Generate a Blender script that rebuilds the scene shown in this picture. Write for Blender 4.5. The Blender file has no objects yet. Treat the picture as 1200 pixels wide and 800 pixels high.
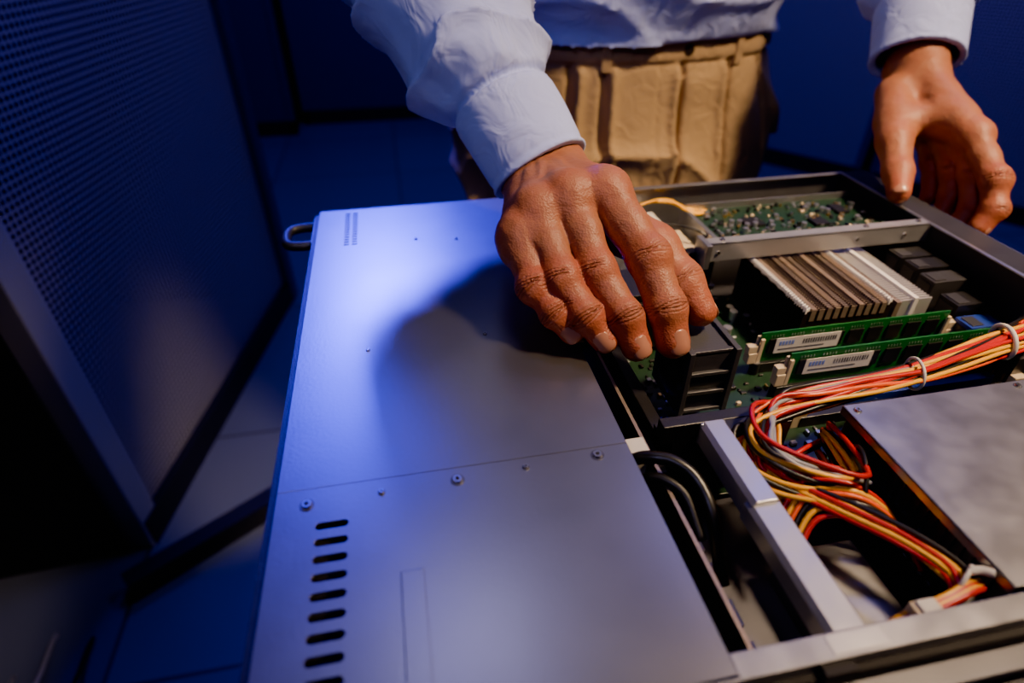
import bpy, bmesh, math, random
import numpy as np
from mathutils import Vector, Matrix
random.seed(7); rng=np.random.RandomState(3)
T=.87      # height of the server's top plane above the floor; everything below is built with z=0 at that plane

# ---------------------------------------------------------------- materials
def nmat(name): 
    m=bpy.data.materials.new(name); m.use_nodes=True
    nt=m.node_tree; b=nt.nodes['Principled BSDF']; return m,nt,b
def mat(name,col,rough=.5,metal=0,noise=0,nscale=60,bump=0,bscale=200,stretch=(1,1,1),spec=None,rv=.04):
    m,nt,b=nmat(name); N=nt.nodes; L=nt.links
    b.inputs['Base Color'].default_value=(*col,1); b.inputs['Roughness'].default_value=rough; b.inputs['Metallic'].default_value=metal
    if spec is not None: b.inputs['Specular IOR Level'].default_value=spec
    if noise or bump:
        tc=N.new('ShaderNodeTexCoord'); mp=N.new('ShaderNodeMapping'); mp.inputs['Scale'].default_value=stretch
        L.new(tc.outputs['Object'],mp.inputs['Vector'])
    if noise:
        n=N.new('ShaderNodeTexNoise'); n.inputs['Scale'].default_value=nscale; n.inputs['Detail'].default_value=5
        L.new(mp.outputs[0],n.inputs['Vector'])
        mx=N.new('ShaderNodeMix'); mx.data_type='RGBA'; mx.inputs['A'].default_value=(*[c*(1-noise) for c in col],1); mx.inputs['B'].default_value=(*[min(1,c*(1+noise)) for c in col],1)
        L.new(n.outputs['Fac'],mx.inputs['Factor']); L.new(mx.outputs['Result'],b.inputs['Base Color'])
        mr=N.new('ShaderNodeMapRange'); mr.inputs['From Min'].default_value=.3; mr.inputs['From Max'].default_value=.7; mr.inputs['To Min'].default_value=max(0,rough-rv); mr.inputs['To Max'].default_value=min(1,rough+rv)
        L.new(n.outputs['Fac'],mr.inputs['Value']); L.new(mr.outputs[0],b.inputs['Roughness'])
    if bump:
        n2=N.new('ShaderNodeTexNoise'); n2.inputs['Scale'].default_value=bscale; n2.inputs['Detail'].default_value=3
        L.new(mp.outputs[0],n2.inputs['Vector'])
        bp=N.new('ShaderNodeBump'); bp.inputs['Strength'].default_value=bump; bp.inputs['Distance'].default_value=.001
        L.new(n2.outputs['Fac'],bp.inputs['Height']); L.new(bp.outputs[0],b.inputs['Normal'])
    return m
M={}
M['alu']=mat('brushed_steel_cover',(.31,.31,.32),.32,.93,.05,30,.045,520,(1,1,1),None,.014)
M['steel']=mat('galvanised_steel',(.42,.42,.44),.32,.9,.12,60,.05,300)
M['steel_d']=mat('steel_dark_grey',(.15,.15,.17),.4,.9,.1,60)  # darker grey steel for lips, shelf and supply body
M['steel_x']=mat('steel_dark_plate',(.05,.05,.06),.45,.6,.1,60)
M['bar']=mat('bar_aluminium',(.50,.50,.51),.38,.8,.06,80,.05,600)
M['screw']=mat('screw_steel',(.75,.73,.7),.25,1)
M['black']=mat('black_plastic',(.010,.010,.012),.42,0,.2,120,.15,900)
M['fanblk']=mat('fan_black_plastic',(.03,.03,.033),.40,0,.1,100,.1,900)
M['fangrey']=mat('fan_housing_plastic',(.046,.046,.050),.42,0,.1,100,.1,900)
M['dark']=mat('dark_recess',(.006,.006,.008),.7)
M['chip']=mat('chip_black',(.012,.012,.014),.35)
M['cream']=mat('cream_plastic',(.55,.44,.28),.45)
M['white']=mat('white_plastic',(.60,.58,.52),.4)
M['blue']=mat('blue_slot_plastic',(.012,.035,.24),.4)
M['label']=mat('paper_label',(.60,.58,.54),.6)
M['ink']=mat('label_ink',(.03,.03,.04),.6)
M['inkblue']=mat('label_blue_ink',(.12,.2,.6),.6)
M['gold']=mat('gold_contact',(.75,.5,.18),.3,1)
M['cap']=mat('capacitor_can',(.6,.6,.63),.3,.9)
M['w_red']=mat('wire_red',(.46,.004,.003),.34)
M['w_org']=mat('wire_orange',(.74,.085,.004),.34)
M['w_yel']=mat('wire_yellow',(.76,.37,.01),.34)
M['w_blk']=mat('wire_black',(.010,.010,.010),.34)
M['w_wht']=mat('wire_grey',(.25,.25,.27),.4)
M['fin_b']=mat('fin_bronze',(.34,.26,.20),.38,.6,.25,400)
M['fin_d']=mat('fin_dark',(.035,.026,.022),.45,.5)
M['fin_s']=mat('fin_silver',(.78,.75,.71),.32,.7)
M['fin_w']=mat('fin_edge',(.95,.91,.84),.35,.3)
def pcb(name,col):
    m,nt,b=nmat(name); N=nt.nodes; L=nt.links
    tc=N.new('ShaderNodeTexCoord')
    br=N.new('ShaderNodeTexVoronoi'); br.inputs['Scale'].default_value=260; br.distance='MANHATTAN'; L.new(tc.outputs['Object'],br.inputs['Vector'])
    r=N.new('ShaderNodeValToRGB'); r.color_ramp.elements[0].color=(*[c*2.2+.008 for c in col],1); r.color_ramp.elements[1].color=(*col,1)
    r.color_ramp.elements[0].position=.12; r.color_ramp.elements[1].position=.3
    L.new(br.outputs['Distance'],r.inputs['Fac']); L.new(r.outputs[0],b.inputs['Base Color']); b.inputs['Roughness'].default_value=.35
    return m
M['pcb']=pcb('circuit_board_green',(.008,.028,.015))
M['pcb2']=pcb('memory_board_green',(.010,.105,.026))
M['pcb_y']=pcb('backplane_olive',(.05,.055,.02))

def perf(name,col,pitch,hole):
    m,nt,b=nmat(name); N=nt.nodes; L=nt.links
    tc=N.new('ShaderNodeTexCoord'); mp=N.new('ShaderNodeMapping'); mp.inputs['Scale'].default_value=(1,0,1)
    L.new(tc.outputs['Object'],mp.inputs['Vector'])
    g=N.new('ShaderNodeMath'); g.operation='GREATER_THAN'; g.inputs[1].default_value=hole
    mx=N.new('ShaderNodeVectorMath'); mx.operation='FRACTION'
    sc=N.new('ShaderNodeVectorMath'); sc.operation='SCALE'; sc.inputs['Scale'].default_value=1/pitch
    L.new(mp.outputs[0],sc.inputs[0]); L.new(sc.outputs[0],mx.inputs[0])
    su=N.new('ShaderNodeVectorMath'); su.operation='SUBTRACT'; su.inputs[1].default_value=(.5,0,.5); L.new(mx.outputs[0],su.inputs[0])
    ln=N.new('ShaderNodeVectorMath'); ln.operation='LENGTH'; L.new(su.outputs[0],ln.inputs[0]); L.new(ln.outputs['Value'],g.inputs[0])
    tr=N.new('ShaderNodeBsdfTransparent'); ms=N.new('ShaderNodeMixShader'); out=N['Material Output']
    L.new(g.outputs[0],ms.inputs[0]); L.new(tr.outputs[0],ms.inputs[1]); L.new(b.outputs[0],ms.inputs[2]); L.new(ms.outputs[0],out.inputs['Surface'])
    b.inputs['Base Color'].default_value=(*col,1); b.inputs['Roughness'].default_value=.45; b.inputs['Metallic'].default_value=.3
    return m
M['perf']=perf('perforated_door_steel',(.45,.44,.5),.0125,.35)
M['rackdark']=mat('rack_black_paint',(.010,.011,.022),.45)
M['rackblue']=mat('rack_panel_blue',(.06,.07,.16),.4,.2)
M['post']=mat('rack_post_grey',(.48,.49,.50),.45,.3)

def cloth(name,col,scale,bumps,weave=1400,wr=.45):
    m,nt,b=nmat(name); N=nt.nodes; L=nt.links
    tc=N.new('ShaderNodeTexCoord')
    n=N.new('ShaderNodeTexNoise'); n.inputs['Scale'].default_value=scale; n.inputs['Detail'].default_value=5; L.new(tc.outputs['Object'],n.inputs['Vector'])
    mx=N.new('ShaderNodeMix'); mx.data_type='RGBA'; mx.inputs['A'].default_value=(*[c*.92 for c in col],1); mx.inputs['B'].default_value=(*[min(1,c*1.06) for c in col],1)
    L.new(n.outputs['Fac'],mx.inputs['Factor']); L.new(mx.outputs['Result'],b.inputs['Base Color'])
    b.inputs['Roughness'].default_value=.85; b.inputs['Sheen Weight'].default_value=.1; b.inputs['Specular IOR Level'].default_value=.2
    w=N.new('ShaderNodeTexNoise'); w.inputs['Scale'].default_value=weave; L.new(tc.outputs['Object'],w.inputs['Vector'])
    b1=N.new('ShaderNodeBump'); b1.inputs['Strength'].default_value=bumps; b1.inputs['Distance'].default_value=.0004; L.new(w.outputs['Fac'],b1.inputs['Height'])
    w2=N.new('ShaderNodeTexNoise'); w2.inputs['Scale'].default_value=34; w2.inputs['Detail'].default_value=2; w2.inputs['Distortion'].default_value=1.5; L.new(tc.outputs['Object'],w2.inputs['Vector'])
    b2=N.new('ShaderNodeBump'); b2.inputs['Strength'].default_value=wr; b2.inputs['Distance'].default_value=.005; L.new(w2.outputs['Fac'],b2.inputs['Height']); L.new(b1.outputs[0],b2.inputs['Normal'])
    L.new(b2.outputs[0],b.inputs['Normal'])
    return m
M['shirt']=cloth('shirt_cotton',(.40,.47,.86),20,.15,1400,.55)
M['khaki']=cloth('khaki_twill',(.39,.255,.115),25,.4,1100,.6)
M['hair']=mat('dark_hair',(.02,.014,.01),.5,0,.3,300,.6,500)
M['shoe']=mat('shoe_leather',(.03,.018,.012),.35)
def skin():
    m,nt,b=nmat('skin'); N=nt.nodes; L=nt.links
    tc=N.new('ShaderNodeTexCoord')
    at=N.new('ShaderNodeAttribute'); at.attribute_name='tint'
    cr=N.new('ShaderNodeAttribute'); cr.attribute_name='crease'
    n=N.new('ShaderNodeTexNoise'); n.inputs['Scale'].default_value=90; n.inputs['Detail'].default_value=6; L.new(tc.outputs['Object'],n.inputs['Vector'])
    ad=N.new('ShaderNodeMath'); ad.operation='MULTIPLY_ADD'; ad.inputs[1].default_value=.6; L.new(n.outputs['Fac'],ad.inputs[0])
    tm=N.new('ShaderNodeMath'); tm.operation='MULTIPLY'; tm.inputs[1].default_value=.7; L.new(at.outputs['Fac'],tm.inputs[0]); L.new(tm.outputs[0],ad.inputs[2])
    mx=N.new('ShaderNodeMix'); mx.data_type='RGBA'; mx.inputs['A'].default_value=(.31,.13,.062,1); mx.inputs['B'].default_value=(.33,.08,.036,1)
    L.new(ad.outputs[0],mx.inputs['Factor'])
    m2=N.new('ShaderNodeMix'); m2.data_type='RGBA'; m2.inputs['B'].default_value=(.10,.03,.016,1)
    c2=N.new('ShaderNodeMath'); c2.operation='MULTIPLY'; c2.inputs[1].default_value=.6; L.new(cr.outputs['Fac'],c2.inputs[0])
    L.new(c2.outputs[0],m2.inputs['Factor']); L.new(mx.outputs['Result'],m2.inputs['A']); L.new(m2.outputs['Result'],b.inputs['Base Color'])
    b.inputs['Roughness'].default_value=.49; b.inputs['Specular IOR Level'].default_value=.40; b.inputs['Subsurface Weight'].default_value=.05; b.inputs['Subsurface Radius'].default_value=(.008,.003,.0015); b.inputs['Subsurface Scale'].default_value=.4
    v=N.new('ShaderNodeTexVoronoi'); v.inputs['Scale'].default_value=800; L.new(tc.outputs['Object'],v.inputs['Vector'])
    b1=N.new('ShaderNodeBump'); b1.inputs['Strength'].default_value=.32; b1.inputs['Distance'].default_value=.0006; L.new(v.outputs['Distance'],b1.inputs['Height'])
    w=N.new('ShaderNodeTexNoise'); w.inputs['Scale'].default_value=150; w.inputs['Detail'].default_value=4; L.new(tc.outputs['Object'],w.inputs['Vector'])
    b2=N.new('ShaderNodeBump'); b2.inputs['Strength'].default_value=.48; b2.inputs['Distance'].default_value=.0016; L.new(w.outputs['Fac'],b2.inputs['Height']); L.new(b1.outputs[0],b2.inputs['Normal'])
    b3=N.new('ShaderNodeBump'); b3.invert=True; b3.inputs['Strength'].default_value=1; b3.inputs['Distance'].default_value=.0014; L.new(cr.outputs['Fac'],b3.inputs['Height']); L.new(b2.outputs[0],b3.inputs['Normal'])
    L.new(b3.outputs[0],b.inputs['Normal'])
    return m
M['skin']=skin()
M['nail']=mat('finger_nail',(.38,.165,.10),.3)

# ---------------------------------------------------------------- mesh builder
class MB:
    def __init__(s): s.v=[];s.f=[];s.m=[];s.mats=[];s.sm=[]
    def mi(s,k):
        if k not in s.mats: s.mats.append(k)
        return s.mats.index(k)
    def add(s,vs,fs,k,smooth=False):
        o=len(s.v); s.v+= [tuple(v) for v in vs]; i=s.mi(k)
        for f in fs: s.f.append(tuple(a+o for a in f)); s.m.append(i); s.sm.append(smooth)
    def box(s,x0,x1,y0,y1,z0,z1,k,rot=None,c=None):
        vs=[(x,y,z) for z in (z0,z1) for y in (y0,y1) for x in (x0,x1)]
        if rot is not None:
            c=Vector(c or ((x0+x1)/2,(y0+y1)/2,(z0+z1)/2)); vs=[c+rot@(Vector(v)-c) for v in vs]
        s.add(vs,[(0,2,3,1),(4,5,7,6),(0,1,5,4),(2,6,7,3),(0,4,6,2),(1,3,7,5)],k)
    def cyl(s,c,r,h,k,axis='z',n=20,r2=None,cap=True):
        r2=r if r2 is None else r2; vs=[];fs=[]
        for j,(rr,hh) in enumerate(((r,0),(r2,h))):
            for i in range(n):
                a=2*math.pi*i/n; p=(rr*math.cos(a),rr*math.sin(a),hh)
                if axis=='x': p=(p[2],p[0],p[1])
                if axis=='y': p=(p[1],p[2],p[0])
                vs.append((c[0]+p[0],c[1]+p[1],c[2]+p[2]))
        fs=[(i,(i+1)%n,n+(i+1)%n,n+i) for i in range(n)]
        s.add(vs,fs,k,True)
        if cap: s.add(vs,[tuple(range(n-1,-1,-1)),tuple(range(n,2*n))],k)
    def prism(s,poly,z0,z1,k,axis='z'):
        n=len(poly); vs=[]
        for z in (z0,z1):
            for (a,b) in poly:
                vs.append({'z':(a,b,z),'x':(z,a,b),'y':(b,z,a)}[axis])
        fs=[(i,(i+1)%n,n+(i+1)%n,n+i) for i in range(n)]+[tuple(range(n-1,-1,-1)),tuple(range(n,2*n))]
        s.add(vs,fs,k)
    def tube(s,pts,r,k,n=8,sub=6):
        P=crom(pts,sub); m=len(P); vs=[];fs=[]
        t=(P[1]-P[0]).normalized(); up=Vector((0,0,1)) if abs(t.z)<.9 else Vector((1,0,0)); nn=t.cross(up).normalized()
        for i in range(m):
            t=(P[min(i+1,m-1)]-P[max(i-1,0)]).normalized(); nn=(nn-t*nn.dot(t)).normalized(); b=t.cross(nn)
            for j in range(n):
                a=2*math.pi*j/n; vs.append(P[i]+nn*(r*math.cos(a))+b*(r*math.sin(a)))
        for i in range(m-1):
            for j in range(n): fs.append((i*n+j,i*n+(j+1)%n,(i+1)*n+(j+1)%n,(i+1)*n+j))
        fs.append(tuple(range(n-1,-1,-1))); fs.append(tuple((m-1)*n+j for j in range(n)))
        s.add(vs,fs,k,True)
    def obj(s,name,parent=None,bevel=0,fix=True):
        me=bpy.data.meshes.new(name); me.from_pydata(s.v,[],s.f)
        for k in s.mats: me.materials.append(M[k])
        me.polygons.foreach_set('material_index',s.m); me.polygons.foreach_set('use_smooth',s.sm)
        if fix:
            bm=bmesh.new(); bm.from_mesh(me); bmesh.ops.recalc_face_normals(bm,faces=bm.faces); bm.to_mesh(me); bm.free()
        o=bpy.data.objects.new(name,me); bpy.context.scene.collection.objects.link(o)
        if bevel:
            b=o.modifiers.new('bevel','BEVEL'); b.width=bevel; b.segments=2; b.limit_method='ANGLE'; b.angle_limit=math.radians(50)
        if parent: o.parent=parent
        return o
def crom(pts,sub):
    P=[Vector(p) for p in pts]
    if len(P)==2: return [P[0].lerp(P[1],i/sub) for i in range(sub+1)]
    P=[P[0]*2-P[1]]+P+[P[-1]*2-P[-2]]; out=[]
    for i in range(1,len(P)-2):
        a,b,c,d=P[i-1:i+3]
        for j in range(sub):
            t=j/sub; out.append(.5*((2*b)+(c-a)*t+(2*a-5*b+4*c-d)*t*t+(3*b-a-3*c+d)*t**3))
    out.append(P[-2]); return out
def empty(name,parent=None):
    e=bpy.data.objects.new(name,None); bpy.context.scene.collection.objects.link(e); e.empty_display_size=.1
    if parent: e.parent=parent
    return e
def stadium(cx,cy,w,h,n=6):
    r=h/2; pts=[]
    for i in range(n+1): a=-math.pi/2+math.pi*i/n; pts.append((cx+w/2-r+r*math.cos(a),cy+r*math.sin(a)))
    for i in range(n+1): a=math.pi/2+math.pi*i/n; pts.append((cx-w/2+r+r*math.cos(a),cy+r*math.sin(a)))
    return pts
def cut(o,cutter):
    m=o.modifiers.new('cut','BOOLEAN'); m.operation='DIFFERENCE'; m.object=cutter; m.solver='EXACT'
    bpy.context.view_layer.update()
    dg=bpy.context.evaluated_depsgraph_get(); me=bpy.data.meshes.new_from_object(o.evaluated_get(dg)); o.modifiers.clear(); o.data=me
    bpy.data.objects.remove(cutter)

# ================================================================ SERVER
srv=empty('server_chassis')
XL,XE,XR,YN,YF,ZB=-.071,.097,.440,.081,.515,-.072
SEAM=.1968
def plate(y0,y1,name,cutters):
    b=MB(); b.box(XL,XE,y0,y1,-.0014,0,'alu'); o=b.obj(name,srv)
    if cutters:
        c=MB()
        for (cx,cy,w,h) in cutters: c.prism(stadium(cx,cy,w,h),-.01,.01,'dark')
        cut(o,c.obj('c'))
    bv=o.modifiers.new('b','BEVEL'); bv.width=.0002; bv.segments=1; bv.limit_method='ANGLE'
    return o
plate(YN+.002,SEAM-.00005,'cover_front_panel',[(-.0455,.1748-.0084*i,.0140,.0036) for i in range(11)])
plate(SEAM+.00005,.5125,'cover_main_panel',[(-.0468+.0062*j,.445+.0046*i,.0046,.0022) for i in range(14) for j in range(2)])
b=MB()
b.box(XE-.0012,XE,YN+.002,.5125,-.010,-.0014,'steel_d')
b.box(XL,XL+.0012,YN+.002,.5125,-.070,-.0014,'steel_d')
b.box(XL-.004,XL,YN+.002,.5125,-.070,-.003,'black')
b.obj('cover_folded_lips',srv)
b=MB()
b.box(-.0172,-.0078,.085,.1457,0,.0009,'alu'); b.obj('cover_embossed_strip',srv,.0007)
b=MB()
def screw(x,y,r,z=0,k='screw',into=None):
    t=into or b
    t.cyl((x,y,z),r*1.25,.0003,'steel_d'); t.cyl((x,y,z+.0002),r,.0011,k,r2=r*.78)
    t.cyl((x,y,z+.0012),r*.42,.0002,'dark',n=6)
for p in ((-.057,.1875),(.011,.189),(.080,.1915)): screw(*p,.0027)
for p in ((-.024,.1885),(.044,.1905)): screw(*p,.0014)
for p in ((.042,.303),(.082,.304),(.040,.438),(.008,.444),(-.03,.30)): screw(*p,.0011)
b.obj('cover_screws',srv)
b=MB()
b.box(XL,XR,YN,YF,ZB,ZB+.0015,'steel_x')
b.box(XL,XR,YN,YN+.0012,ZB,-.0002,'steel'); b.box(XE,XR,YN,YN+.0095,-.0014,0,'steel')
b.box(XL,XR,YF-.0012,YF,ZB,-.0002,'steel'); b.box(XE,XR,YF-.006,YF,-.0014,0,'steel')
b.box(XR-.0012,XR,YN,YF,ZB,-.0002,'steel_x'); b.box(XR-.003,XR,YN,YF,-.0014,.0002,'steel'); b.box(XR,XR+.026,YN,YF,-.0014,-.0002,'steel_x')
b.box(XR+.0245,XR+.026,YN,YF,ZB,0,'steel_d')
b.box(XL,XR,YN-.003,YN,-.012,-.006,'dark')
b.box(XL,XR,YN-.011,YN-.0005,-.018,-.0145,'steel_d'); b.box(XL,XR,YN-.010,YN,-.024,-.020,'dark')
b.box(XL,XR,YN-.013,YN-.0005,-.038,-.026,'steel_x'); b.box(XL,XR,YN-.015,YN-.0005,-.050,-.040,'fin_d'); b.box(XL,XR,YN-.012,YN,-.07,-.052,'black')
b.box(.128,.141,YN-.004,YN+.0005,-.012,-.002,'dark')
b.obj('tub',srv,.0004)
b=MB()
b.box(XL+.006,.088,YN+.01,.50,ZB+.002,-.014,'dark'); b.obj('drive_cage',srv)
b=MB()
b.tube([(-.070,.505,-.010),(-.088,.505,-.010),(-.097,.500,-.010),(-.099,.488,-.010),(-.096,.474,-.010),(-.086,.470,-.010),(-.070,.470,-.010)],.0042,'steel_x',10)
b.box(-.076,-.071,.462,.513,-.06,-.004,'steel_d'); b.obj('ear_handle',srv)
b=MB()
b.box(.235,XR-.001,.390,.4005,-.0015,0,'bar'); b.box(.235,XR-.001,.390,.3915,-.016,0,'bar'); b.box(.232,.2365,.385,.405,-.02,.001,'steel')
for x in (.245,.37,.415): b.cyl((x,.3902,-.008),.003,.0012,'steel_d','y',12); b.cyl((x,.389,-.008),.0016,.0012,'screw','y',8)
for x in (.25,.38,.43): screw(x,.396,.002)
b.obj('cross_bar',srv,.0003)
b=MB()
b.box(.262,.432,.418,.4875,-.0175,-.016,'pcb')
b.box(.262,.432,.4875,.489,-.022,-.010,'steel'); b.box(.258,.262,.412,.49,-.03,-.012,'steel')
for i in range(230):
    x=random.uniform(.268,.428);y=random.uniform(.421,.484);w=random.uniform(.0006,.0022);h=random.uniform(.0006,.002)
    b.box(x-w,x+w,y-h,y+h,-.016,-.016+random.uniform(.0006,.003),random.choice(['chip','chip','chip','cap','gold','steel','cream']))
for i in range(16): b.cyl((random.uniform(.27,.425),random.uniform(.425,.48),-.016),.0022,.005,'cap',n=12)
for (x,y,w,h) in ((.31,.45,.009,.008),(.37,.44,.007,.007),(.405,.462,.006,.009)): b.box(x-w,x+w,y-h,y+h,-.016,-.0135,'chip')
b.obj('expansion_card',None,.0002)
b=MB()
b.box(.10,.255,.40,.505,-.05,-.045,'steel_d'); b.box(.21,.25,.42,.47,-.045,-.026,'cream'); b.box(.19,.235,.475,.5,-.045,-.02,'white')
b.box(.225,.25,.40,.41,-.045,-.012,'black')
b.obj('cable_tray',srv,.0005)
b=MB()
for i in range(5): b.tube([(.19,.47+.003*i,-.02),(.22,.50-.002*i,-.012+.001*i),(.25,.495+.002*i,-.010),(.265,.475+.003*i,-.014),(.30,.492,-.02)],.0013,'w_yel',7)
b.tube([(.19,.43,-.02),(.22,.45,-.01),(.25,.44,-.012),(.262,.43,-.02)],.0013,'w_blk',7)
b.obj('yellow_cable_loop')

# motherboard
b=MB(); ZM=-.065
b.box(.118,XR-.003,.205,.412,ZM-.0016,ZM,'pcb')
random.seed(11)
for i in range(520):
    x=random.uniform(.125,.434);y=random.uniform(.21,.408)
    k=random.choice(['chip','chip','cap','gold','steel','cream','chip','chip','chip'])
    w=random.uniform(.0006,.0022);h=random.uniform(.0006,.0022); b.box(x-w,x+w,y-h,y+h,ZM,ZM+random.uniform(.0008,.003),k)
for i in range(34):
    x=random.choice([random.uniform(.39,.43),random.uniform(.20,.27)]);y=random.uniform(.30,.405)
    b.cyl((x,y,ZM),.0036,.010,random.choice(['cap','chip','chip']),n=14); b.cyl((x,y,ZM+.010),.0030,.0004,'steel',n=12)
for (x,y,w,h) in ((.405,.365,.014,.014),(.235,.37,.009,.012),(.225,.335,.007,.007),(.215,.30,.006,.01)): b.box(x-w,x+w,y-h,y+h,ZM,ZM+.003,'chip')
for y in (.308,.281,.262,.250):
    k='chip' if y>.27 else ('blue' if y>.255 else 'chip')
    b.box(.243,.412,y-.0034,y+.0034,ZM,ZM+.009,k)
    if y<.27:
        for x in (.243,.412): b.box(x-.006,x+.004,y-.003,y+.003,ZM,ZM+.016,'cream')
for (x,y,w,h,z,k) in ((.418,.379,.016,.008,.046,'chip'),(.418,.360,.016,.008,.046,'chip'),(.418,.341,.016,.008,.044,'fanblk'),(.420,.320,.013,.009,.036,'chip'),(.420,.300,.014,.008,.028,'blue'),(.420,.280,.014,.009,.030,'chip'),(.420,.260,.014,.008,.030,'steel_d')):
    b.box(x-w,x+w,y-h,y+h,ZM,ZM+z,k); b.box(x-w+.002,x-w+.012,y-h+.002,y+h-.002,ZM+z,ZM+z+.0008,'fanblk'); b.box(x-w-.0006,x-w,y-h+.002,y+h-.002,ZM+z*.4,ZM+z-.003,'fanblk')
    for q in range(4): b.box(x-w-.003,x-w-.0006,y-h+.002+q*.0035,y-h+.003+q*.0035,ZM+.001,ZM+z*.5,'gold')
b.obj('motherboard',None,.0003)

def dimm(x0,x1,y,zt):
    b=MB(); zb=ZM+.009
    b.box(x0,x1,y-.0006,y+.0006,zb,zt,'pcb2')
    n=9; w=(x1-x0-.01)/n
    for i in range(n):
        cx=x0+.005+w*(i+.5)
        b.box(cx-w*.36,cx+w*.36,y-.0017,y-.0006,zt-.018,zt-.006,'chip'); b.box(cx-w*.36,cx+w*.36,y+.0006,y+.0017,zt-.018,zt-.006,'chip')
        for q in range(5): b.box(cx-w*.32+q*w*.14,cx-w*.32+q*w*.14+.0006,y-.0009,y-.0006,zt-.0045,zt-.003,'cap')
    lx=x0+.012; b.box(lx,lx+.052,y-.0021,y-.0017,zt-.0185,zt-.0055,'label')
    for i in range(5): b.box(lx+.003+i*.0025,lx+.0045+i*.0025,y-.0023,y-.0021,zt-.0115,zt-.008,'inkblue')
    for i in range(14): b.box(lx+.022+i*.002,lx+.0225+i*.002+random.random()*.0006,y-.0023,y-.0021,zt-.012,zt-.008,'ink')
    b.box(lx+.003,lx+.04,y-.0023,y-.0021,zt-.0155,zt-.0148,'ink')
    b.obj('memory_module')
    c=MB()
    for sx,x in ((-1,x0),(1,x1)):
        c.box(x-.001 if sx<0 else x-.002, x+.002 if sx<0 else x+.001,y-.0032,y-.0012,ZM+.010,zt-.004,'cream')
        c.box(x-.001 if sx<0 else x-.002, x+.002 if sx<0 else x+.001,y+.0012,y+.0032,ZM+.010,zt-.004,'cream')
        c.box(min(x+sx*.0012,x+sx*.008),max(x+sx*.0012,x+sx*.008),y-.0032,y+.0032,ZM+.010,zt-.016,'cream')
        c.box(min(x+sx*.002,x+sx*.009),max(x+sx*.002,x+sx*.009),y-.0026,y+.0026,zt-.016,zt-.010,'cream')
    c.obj('memory_socket_clip',None,.0004)
dimm(.243,.398,.308,-.030); dimm(.249,.410,.281,-.029)

# heat sink
b=MB(); zt=-.019; x0,x1,y0,y1=.277,.350,.3135,.405
b.box(x0,.386,y0,y1,ZM+.003,ZM+.010,'fin_d')
for i in range(41):
    y=y0+.001+i*(y1-y0-.002)/40; b.box(x0,x1,y-.0004,y+.0004,ZM+.010,zt-.0015,'fin_d')
n=10
for i in range(n):
    x=x0+.0075+i*(x1-x0-.015)/(n-1); b.box(x-.0020,x+.0020,y0,y1,zt-.010,zt-.0006 if i%2 else zt,'fin_b')
    for j in range(40):
        y=y0+.001+j*(y1-y0-.002)/39; b.box(x-.0021,x+.0021,y-.00035,y+.00035,zt-.003,zt+.0005,'fin_d' if i%3 else 'fin_b')
for xx in (x0+.0025,x1-.0025):
    for j in range(33):
        y=y0+j*(y1-y0)/33; p=[(xx-.0020,y),(xx+.0020,y+.0014),(xx+.0020,y+.0020),(xx-.0020,y+.0006)]
        b.prism(p,zt-.003,zt+.0012,'fin_w'); p=[(xx+.0020,y+.0014),(xx-.0020,y+.0028),(xx-.0020,y+.0034),(xx+.0020,y+.0020)]; b.prism(p,zt-.003,zt+.0012,'fin_w')
for i in range(30):
    y=y0+.002+i*(y1-y0-.006)/29; b.box(.355,.384,y-.0006,y+.0006,ZM+.010,zt-.002,'fin_s')
b.box(.353,.357,y0,y1,ZM+.01,zt-.002,'fin_b'); b.box(.3675,.371,y0,y1,ZM+.01,zt,'fin_w')
b.obj('heat_sink')

b=MB()
b.box(.1135,.1150,.088,.335,-.060,-.018,'pcb_y'); b.box(.1133,.1152,.088,.335,-.018,-.0174,'fin_b')
for i in range(16): b.box(.1150,.1185,.10+.0145*i,.108+.0145*i,-.05,-.028,random.choice(['chip','white','chip','chip']))
b.box(.100,.112,.20,.21,-.03,-.012,'white')
for i in range(26): b.box(.104,.1065,.30+.003*i,.3012+.003*i,-.02,-.013,'gold')
b.obj('backplane_board')
b=MB()
b.box(.126,.200,.214,.222,-.06,-.012,'black'); b.box(.126,.134,.214,.40,-.06,-.024,'black')
for y in (.222,.345): b.box(.126,.196,y,y+.004,-.06,-.020,'black')
b.box(.150,.198,.206,.214,-.045,-.012,'black')
b.box(.158,.190,.349,.389,-.058,-.014,'black'); b.box(.119,.126,.20,.33,-.06,-.032,'black')
b.obj('fan_bracket',None,.0006)
b=MB()
b.box(.100,.2245,.085,.20,ZB+.0015,ZB+.004,'steel_d'); b.box(.166,.205,.098,.150,-.045,-.0435,'steel'); b.box(.166,.168,.098,.150,-.068,-.045,'steel_d')
for i in range(4): b.box(.121,.131,.10+.02*i,.113+.02*i,-.065,-.046,'white')
b.obj('lower_shelf',srv,.0004)
b=MB()
def ubar(y0,y1,xa,xb,zt,dz):
    ch=.0022
    poly=[(zt-dz,xa),(zt-ch,xa),(zt,xa+ch),(zt,xb-ch*.6),(zt-ch*.6,xb),(zt-dz,xb),(zt-dz,xb-.0014),(zt-.003,xb-.0014),(zt-.003,xa+.0014),(zt-dz,xa+.0014)]
    b.prism(poly,y0,y1,'bar','y')
ubar(.0845,.153,.1375,.1535,-.0005,.012); ubar(.149,.202,.1388,.1522,.0016,.014)
b.box(.1388,.1522,.2006,.202,-.013,.0008,'bar')
b.box(.134,.157,.0825,.090,-.002,.0003,'bar')
b.obj('support_bar',srv,.0004)
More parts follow.
